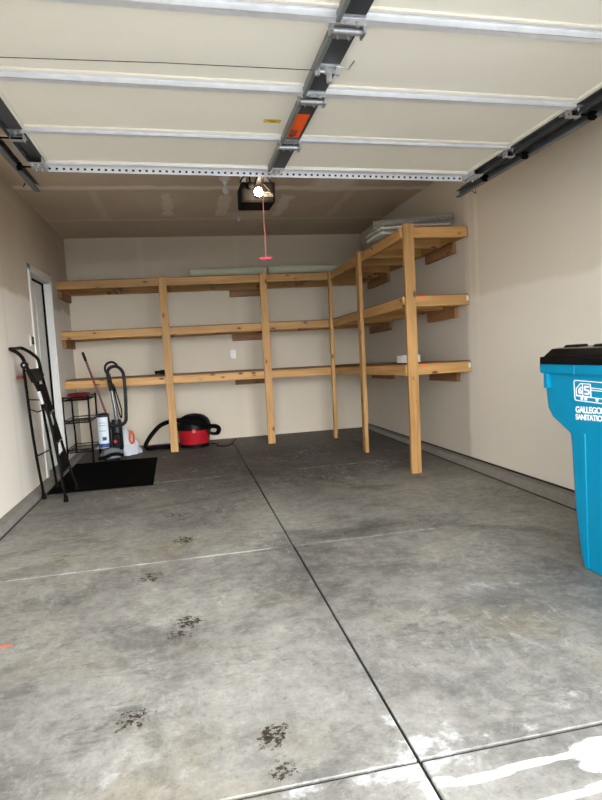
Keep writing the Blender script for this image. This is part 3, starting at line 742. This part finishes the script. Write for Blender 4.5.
MB().hexa([a+o+e, b+o-e, b+q-e, a+q+e, d+o+e, c+o-e, c+q-e, d+q+e]).build('top_platform', M['black'], ld, .004)
for p in (nearF[3], farF[3]):
    MB().lathe([(.026, -.016), (.030, -.008), (.030, .008), (.026, .016)], (p[0]-.012, p[1], p[2]+.005), 16, 'y').build('pivot_joint', M['black'], ld)
    MB().lathe([(.008, -.022), (.008, .0), (.001, .0)], (p[0]-.012, p[1], p[2]+.005), 12, 'y').build('rivet', M['steel'], ld)
for p in ((-1.118, 4.852, .80), (-1.152, 5.232, .79)):
    MB().tube([p, (p[0]-.022, p[1]+.008, p[2]+.10)], .0132, 10).build('rail_sleeve', M['steel'], ld)
MB().tube([along(nearF, .76), (-1.17, 4.90, .735), along(nearR, .76)], .005, 6).build('spreader_brace', M['black_metal'], ld)
MB().tube([along(farF, .76), (-1.17, 5.27, .735), along(farR, .76)], .005, 6).build('spreader_brace', M['black_metal'], ld)
MB().box((-1.308, 4.91, 1.008), (-1.262, 4.935, 1.032)).build('release_tab', M['redcloth'], ld, .006)

# ------------------------------------------------------------------ mat and things round it
fm = MB().hexa([(-1.232, 5.175, .0), (-.340, 5.150, .0), (-.368, 6.585, .0), (-1.238, 6.600, .0), (-1.232, 5.175, .010), (-.340, 5.150, .010), (-.368, 6.585, .010), (-1.238, 6.600, .010)])
tag(fm.build('floor_mat', M['mat'], None, .003), 'black ribbed rubber mat on the floor in front of the entry door', 'mat')

rk = thing('wire_rack', 'black three-tier wire rack in the corner beside the vacuum cleaner', 'rack', (-1.19, 6.9, 0))
X0, X1, Y0, Y1 = -1.325, -1.058, 6.635, 7.16
for x, y in ((X0, Y0), (X1, Y0), (X0, Y1), (X1, Y1)):
    zf_ = .052 if x < -1.2 else 0.001
    MB().tube(smooth([(x, y, zf_), (x+.004, y, .25), (x-.003, y, .5), (x, y, .735)], 4), .0105, 8).build('post', M['black_metal'], rk)
    MB().ball((x, y, .74), .012, 10, 6).build('finial', M['black_metal'], rk)
for z in (.705, .455, .13):
    m = MB().tube([(X0, Y0, z), (X1, Y0, z), (X1, Y1, z), (X0, Y1, z)], .005, 8, True).tube([(X0, Y0, z+.028), (X1, Y0, z+.028), (X1, Y1, z+.028), (X0, Y1, z+.028)], .005, 8, True)
    for k in range(1, 9):
        x = X0+(X1-X0)*k/9; m.tube([(x, Y0, z), (x, Y1, z)], .0028, 6)
    for k in range(1, 6):
        y = Y0+(Y1-Y0)*k/6; m.tube([(X0, y, z+.028), (X0, y, z), (X1, y, z), (X1, y, z+.028)], .0028, 6)
    for k in range(8):
        x = X0+(X1-X0)*(k+.5)/8; m.tube([(x, Y0, z), (x, Y0, z+.028)], .0025, 6)
    m.build('wire_shelf', M['black_metal'], rk)
dsh = thing('plastic_dish', 'dark red oval dish on top of the wire rack', 'dish', (-1.19, 6.88, .712))
MB().lathe([(.075, 0), (.095, .008), (.115, .045), (.122, .052), (.118, .055), (.108, .045), (.09, .012), (.001, .010)], (-1.19, 6.87, .7115), 30, sx=1., sy=1.5).build('bowl', M['redcloth'], dsh)
MB().tube([(-1.19+.121*math.cos(a), 6.87+.1815*math.sin(a), .764) for a in [2*PI*k/30 for k in range(30)]], .004, 6, True).build('rim', M['redcloth'], dsh)

# striped pole leaning in the corner
pp0, pp1 = Vector((-.908, 6.895, .48)), Vector((-1.118, 6.90, 1.232))
ps = thing('striped_pole', 'thin red and black striped pole leaning behind the upright vacuum', 'pole', (-.78, 6.98, 0))
d = (pp1-pp0).normalized(); base = pp0-d*(.465/d.z)
ps.location = base
Rq = Vector((0, 0, 1)).rotation_difference(d).to_euler()
def pl_(mb, name, mat):
    o = mb.build(name, mat, ps, local=True); o.rotation_euler = Rq; return o
L = (pp1-base).length
pl_(MB().lathe([(.0125, .30), (.0125, L-.10)], (0, 0, 0), 12), 'striped_shaft', M['stripe'])
pl_(MB().lathe([(.015, L-.11), (.016, L-.02), (.010, L), (.001, L)], (0, 0, 0), 12), 'grip', M['black'])
pl_(MB().lathe([(.001, .012), (.014, .012), (.014, .30), (.011, .31), (.001, .311)], (0, 0, 0), 12), 'socket', M['black'])

# upright vacuum cleaner
vc = thing('upright_vacuum', 'black and grey upright vacuum cleaner with hose standing behind the mat', 'vacuum cleaner', (-.86, 6.74, 0))
rings = []
for (x, hw, hh) in ((-.995, .075, .05), (-.94, .125, .095), (-.86, .13, .115), (-.79, .10, .10), (-.745, .06, .06)):
    rings.append([(x, 6.76-hw, .022), (x, 6.76-hw, .03+hh*.5), (x, 6.76-hw*.7, .03+hh), (x, 6.76+hw*.7, .03+hh), (x, 6.76+hw, .03+hh*.5), (x, 6.76+hw, .022)])
hd_ = MB().loft(rings).build('floor_head', M['mgrey'], vc, .012)
MB().tube(smooth([(-1.0, 6.665, .035), (-.93, 6.63, .05), (-.86, 6.625, .075), (-.79, 6.64, .075), (-.75, 6.68, .05)], 4), [.022]*17, 8).build('bumper', M['black'], hd_)
for x in (-.93, -.80):
    MB().lathe([(.022, -.10), (.022, .10)], (x, 6.77, .022), 14, 'y').build('wheel', M['rubber'], hd_)
MB().lathe([(.055, .10), (.062, .13), (.062, .40), (.050, .45), (.001, .452)], (-.800, 6.78, 0), 20).build('motor_column', M['dgrey'], vc)
MB().box((-.845, 6.705, .11), (-.755, 6.78, .30)).build('motor_cover', M['black'], vc, .015)
MB().box((-.835, 6.698, .19), (-.80, 6.706, .225)).build('red_latch', M['red'], vc, .004)
# dust canister in a printed sleeve, left of the column
cn = MB().lathe([(.058, .135), (.070, .15), (.070, .48), (.064, .515), (.001, .517)], (-.932, 6.725, 0), 24).build('dust_canister', M['dgrey'], vc)
def arc_panel(cx_, cy_, r, z0, z1, a0, a1):
    m = MB(); n = 10; a_ = [a0+(a1-a0)*k/n for k in range(n+1)]
    for r1_, r0 in ((r+.0015, r),):
        rings = [[(cx_+r1_*math.cos(t), cy_+r1_*math.sin(t), z0), (cx_+r1_*math.cos(t), cy_+r1_*math.sin(t), z1), (cx_+r0*math.cos(t), cy_+r0*math.sin(t), z1), (cx_+r0*math.cos(t), cy_+r0*math.sin(t), z0)] for t in a_]
        m.loft(rings)
    return m
lbp = arc_panel(-.932, 6.725, .0702, .150, .495, -2.75, -.75).build('sleeve_label', M['label_white'], cn)
arc_panel(-.932, 6.725, .0720, .155, .20, -2.74, -.76).build('label_band', M['label_blue'], lbp)
m = arc_panel(-.932, 6.725, .0720, .235, .275, -1.75, -1.15); 
m.build('label_mark', M['label_blue'], lbp)
for z in (.34, .40, .43): arc_panel(-.932, 6.725, .0720, z, z+.006, -2.2, -1.2).build('label_line', M['mgrey'], lbp)
MB().tube([(-.875, 6.78, .51), (-.93, 6.74, .525), (-.99, 6.72, .515)], .014, 8).build('canister_bracket', M['black'], vc)
# handle
MB().tube([(-.790, 6.78, .42), (-.806, 6.77, .62), (-.822, 6.765, .80)], [.024, .022, .019], 14).build('wand', M['wand'], vc)
MB().tube([(-.820, 6.765, .78), (-.832, 6.76, .87), (-.842, 6.76, .97)], [.028, .026, .022], 12).build('wand_grip', M['black'], vc)
lp = [(-.838, 6.76, .95), (-.868, 6.76, 1.0), (-.868, 6.755, 1.055), (-.835, 6.75, 1.092), (-.785, 6.75, 1.100), (-.745, 6.755, 1.07), (-.735, 6.76, 1.045)]
MB().tube(smooth(lp, 5), .012, 10).build('handle_loop', M['black'], vc)
hs = smooth([(-.842, 6.745, .90), (-.842, 6.735, 1.0), (-.80, 6.73, 1.045), (-.735, 6.73, 1.045), (-.685, 6.735, .99), (-.672, 6.74, .90), (-.674, 6.74, .70), (-.682, 6.745, .52), (-.692, 6.73, .43), (-.73, 6.70, .395), (-.79, 6.685, .388), (-.855, 6.70, .395)], 12)
MB().tube(hs, [.0185+.0012*((i % 2)*2-1) for i in range(len(hs))], 12).build('hose', M['dgrey'], vc)
MB().box((-.85, 6.72, .82), (-.80, 6.80, .86)).build('hose_clip', M['black'], vc, .006)
MB().tube(smooth([(-.80, 6.80, .85), (-.765, 6.80, .70), (-.735, 6.80, .55), (-.745, 6.80, .46), (-.775, 6.80, .60), (-.80, 6.80, .80)], 8), .007, 8).build('power_cord', M['rubber'], vc)

# plastic bag
bg = thing('plastic_bag', 'crumpled white plastic bag with an orange handle beside the upright vacuum', 'bag', (-.70, 6.93, 0))
rnd = random.Random(3); rings = []
for k in range(13):
    t = k/12; z = .002+t*.285
    rx = (.098*(1-t)**.7+.034) * (1+.08*math.sin(5*t)); ry = rx*.85; rings.append([])
    for j in range(22):
        a = 2*PI*j/22; w = 1+.13*math.sin(3*a+4*t)+.10*math.sin(7*a-6*t)+.05*rnd.random()
        rings[-1].append((-.718+rx*w*math.cos(a)-.01*t, 7.04+ry*w*math.sin(a), z if k else .002))
MB().loft(rings).build('bag_body', M['film'], bg, angle=60)
MB().tube(smooth([(-.735, 7.02, .27), (-.755, 7.02, .31), (-.735, 7.02, .325), (-.72, 7.02, .28)], 5), .009, 8).build('bag_tie', M['film'], bg)
m = MB().tube(smooth([(-.690, 6.965, .175), (-.678, 6.955, .265), (-.660, 6.955, .275), (-.640, 6.955, .235), (-.640, 6.955, .165), (-.662, 6.955, .135), (-.690, 6.965, .175)], 5), .011, 8)
m.build('orange_handle', M['orange_plastic'], bg)

# wet/dry shop vacuum
sv = thing('shop_vacuum', 'red and black wet dry shop vacuum behind the leftmost shelf post', 'vacuum cleaner', (.065, 7.2, 0))
C_ = (.065, 7.2, 0)
MB().lathe([(.150, .02), (.165, .022), (.178, .05), (.200, .205), (.205, .222), (.001, .223)], C_, 36).build('tank', M['red'], sv)
MB().lathe([(.172, .006), (.180, .008), (.182, .045), (.170, .047), (.001, .048)], C_, 36).build('base_ring', M['black'], sv)
for a in (.5, 2.2, 3.6, 5.2):
    MB().ball((.065+.17*math.cos(a), 7.2+.17*math.sin(a), .024), .024, 12, 8).build('caster', M['rubber'], sv)
lid = MB().lathe([(.208, .220), (.214, .227), (.214, .262), (.205, .295), (.180, .345), (.140, .380), (.09, .400), (.04, .408), (.001, .409)], C_, 36).build('motor_lid', M['black'], sv)
MB().box((.035, 6.982, .192), (.085, 7.01, .24)).build('lid_latch', M['red'], sv, .006)
MB().tube(smooth([(-.06, 7.12, .365), (.0, 7.10, .40), (.09, 7.10, .405), (.16, 7.12, .375)], 6), .013, 10).build('carry_handle', M['black'], lid)
# hose over the lid, off to the left and back along the floor
hp = smooth([(.335, 6.995, .165), (.360, 6.98, .215), (.33, 6.96, .255), (.25, 6.965, .268), (.13, 6.965, .300), (.0, 6.97, .345), (-.10, 6.985, .362), (-.215, 7.03, .352), (-.34, 7.09, .300), (-.45, 7.12, .190), (-.52, 7.12, .085), (-.50, 7.13, .034), (-.40, 7.15, .032), (-.24, 7.17, .032), (-.15, 7.17, .075)], 14)
MB().tube(hp, [.0262+.0018*((i % 2)*2-1) for i in range(len(hp))], 12).build('hose', M['rubber'], sv)
MB().tube(smooth([(.335, 6.995, .165), (.27, 6.965, .175), (.235, 6.965, .205), (.255, 6.965, .255)], 6), .020, 10).build('nozzle', M['black'], sv)
pc = MB().tube(smooth([(.262, 7.29, .006), (.34, 7.20, .006), (.33, 7.05, .006), (.43, 6.97, .006), (.50, 7.10, .006), (.55, 7.30, .006), (.60, 7.50, .006)], 8), .005, 6)
pc.build('power_cord', M['rubber'], sv)
MB().box((.585, 7.495, .0), (.615, 7.54, .018)).build('plug', M['red'], sv, .004)

# ------------------------------------------------------------------ wheeled bin
bn = thing('trash_bin', 'turquoise blue wheeled trash bin with a black lid by the right wall', 'trash bin', (2.05, 2.1, 0))
def ring(y0, y1, x0, x1, z, ch=.035):
    return [(x0+ch, y0, z), (x1-ch, y0, z), (x1, y0+ch, z), (x1, y1-ch, z), (x1-ch, y1, z), (x0+ch, y1, z), (x0, y1-ch, z), (x0, y0+ch, z)]
body = [ring(1.74, 2.375, 1.792, 2.305, .0, .04), ring(1.74, 2.385, 1.787, 2.312, .06, .03), ring(1.735, 2.398, 1.774, 2.332, .30, .025), ring(1.735, 2.402, 1.763, 2.338, .60, .025), ring(1.735, 2.405, 1.760, 2.340, .645, .025),
        ring(1.735, 2.535, 1.757, 2.343, .712, .025), ring(1.735, 2.564, 1.755, 2.345, .752, .025), ring(1.735, 2.578, 1.745, 2.355, .935, .025)]
bd = MB().loft(body).build('body', M['blue'], bn, .012, angle=30)
MB().loft([ring(1.70, 2.580, 1.728, 2.372, .925, .03), ring(1.70, 2.584, 1.724, 2.376, .935, .03), ring(1.70, 2.586, 1.722, 2.378, .972, .03)]).build('rim', M['blue'], bn, .004)
# stiffening ribs on the rim and below it
for y in (2.30, 2.04, 1.85): box((1.7185, y-.006, .926), (1.724, y+.006, .971)).build('rim_rib', M['blue'], bd, .003)
box((1.727, 2.502, .855), (1.752, 2.532, .93)).build('rim_bracket', M['blue'], bd, .003)
m = MB().hexa([(1.784, 2.300, .01), (1.797, 2.300, .01), (1.797, 2.330, .01), (1.784, 2.330, .01), (1.7555, 2.275, .655), (1.768, 2.275, .655), (1.768, 2.305, .655), (1.7555, 2.305, .655)])
m.build('side_rib', M['blue'], bd, .003)
ldb = MB().loft([ring(1.68, 2.566, 1.718, 2.382, .970, .03), ring(1.68, 2.570, 1.714, 2.386, .974, .03), ring(1.68, 2.568, 1.714, 2.386, 1.006, .03), ring(1.70, 2.550, 1.728, 2.372, 1.010, .03), ring(1.71, 2.518, 1.742, 2.352, 1.044, .035), ring(1.73, 2.50, 1.76, 2.335, 1.048, .035), ring(1.80, 2.45, 1.84, 2.25, 1.052, .04)]).build('lid', M['black_lid'], bn, .004, angle=25)
for y in (2.42, 2.22, 2.02): MB().hexa([(1.79, y-.05, 1.047), (1.86, y-.05, 1.047), (1.86, y+.05, 1.047), (1.79, y+.05, 1.047), (1.80, y-.04, 1.060), (1.86, y-.04, 1.062), (1.86, y+.04, 1.062), (1.80, y+.04, 1.060)]).build('lid_rib', M['black_lid'], ldb, .004)
MB().tube(smooth([(1.80, 1.72, .93), (1.80, 1.64, .96), (1.85, 1.62, .965), (2.25, 1.62, .965), (2.30, 1.64, .96), (2.30, 1.72, .93)], 4), .014, 10).build('handle', M['blue'], bn)
for x in (1.725, 2.335):
    MB().lathe([(.03, -.022), (.125, -.022), (.135, -.012), (.135, .012), (.125, .022), (.03, .022)], (x+.02, 1.72, .135), 28, 'x').build('wheel', M['rubber'], bn)
MB().tube([(1.74, 1.72, .135), (2.36, 1.72, .135)], .011, 10).build('axle', M['steel'], bn)
# emblem: an outlined refuse truck with G and S blocks, and two lines of lettering (reading direction is toward -Y)
zq = lambda z: 1.755-(z-.73)*.0488     # the side face leans outward with height
eyv = Vector((-.0488, 0, 1)).normalized()
def P(u, z, o=.0006): return Vector((zq(z)-o, 2.336-u, z))
def stroke(m, pts, w=.0055, closed=False):
    q = pts+[pts[0]] if closed else pts
    for (a, b), (c, d_) in zip(q, q[1:]):
        m.bar(P(a, b), P(c, d_), .0022, w, (P(a, b)-P(c, d_)).cross(Vector((1, 0, 0))))
    return m
em = MB()
stroke(em, [(.012, .898), (.30, .893), (.305, .880), (.305, .812), (.295, .802), (.012, .806), (.004, .812), (.004, .892)], .0045, True)
stroke(em, [(.016, .830), (.016, .858), (.048, .885), (.112, .884), (.112, .827), (.016, .830)], .0045)      # cab block
stroke(em, [(.060, .885), (.060, .829)], .004)
stroke(em, [(.052, .868), (.034, .856), (.034, .841), (.050, .840), (.050, .853), (.042, .853)], .0075)       # G
stroke(em, [(.102, .872), (.074, .872), (.074, .857), (.100, .855), (.100, .840), (.072, .840)], .0085)       # S
stroke(em, [(.112, .868), (.296, .864)], .0045); stroke(em, [(.112, .858), (.296, .855)], .0045); stroke(em, [(.016, .827), (.296, .822)], .004)
stroke(em, [(.296, .866), (.296, .822)], .0045)
for u in (.052, .078, .150, .25, .275):
    c_ = P(u, .818, .0012); em.lathe([(.009, -.0012), (.009, .0012)], c_, 14, 'x')
em.build('truck_emblem', M['logo_white'], bd)
text_mb('GALLEGOS', .0400, P(.003, .749, .0004), (0, -1, .05), eyv, .0008, .0012, .93).build('name_lettering', M['logo_white'], bd)
text_mb('SANITATION', .0360, P(.001, .716, .0004), (0, -1, .05), eyv, .0008, .0010, .93).build('name_lettering', M['logo_white'], bd)

# ------------------------------------------------------------------ light
SKY_LOW, SKY_HIGH = 3.7, .42     # bright hazy horizon, darker zenith
w = bpy.data.worlds.new('sky'); S.world = w; w.use_nodes = True
nt = w.node_tree; bgn = nt.nodes['Background']
tc = nt.nodes.new('ShaderNodeTexCoord')
dot = nt.nodes.new('ShaderNodeVectorMath'); dot.operation = 'DOT_PRODUCT'
nt.links.new(tc.outputs['Generated'], dot.inputs[0]); dot.inputs[1].default_value = Vector((.55, -.72, .42)).normalized()
mr = nt.nodes.new('ShaderNodeMapRange'); mr.interpolation_type = 'SMOOTHSTEP'; nt.links.new(dot.outputs['Value'], mr.inputs[0])
mr.inputs[1].default_value = .2; mr.inputs[2].default_value = 1.; mr.inputs[3].default_value = 1.; mr.inputs[4].default_value = 3.2
bgn.inputs['Color'].default_value = (.97, .985, 1., 1)
sp = nt.nodes.new('ShaderNodeSeparateXYZ'); nt.links.new(tc.outputs['Generated'], sp.inputs[0])
el = nt.nodes.new('ShaderNodeMapRange'); el.interpolation_type = 'SMOOTHSTEP'; nt.links.new(sp.outputs[2], el.inputs[0])
el.inputs[1].default_value = .0; el.inputs[2].default_value = .7; el.inputs[3].default_value = SKY_LOW; el.inputs[4].default_value = SKY_HIGH
ml = nt.nodes.new('ShaderNodeMath'); ml.operation = 'MULTIPLY'; nt.links.new(mr.outputs[0], ml.inputs[0]); nt.links.new(el.outputs[0], ml.inputs[1])
nt.links.new(ml.outputs[0], bgn.inputs['Strength'])

vs = S.view_settings
vs.view_transform = 'Standard'; vs.look = 'None'; vs.gamma = 1.; vs.use_curve_mapping = False
vs.exposure = 1.15
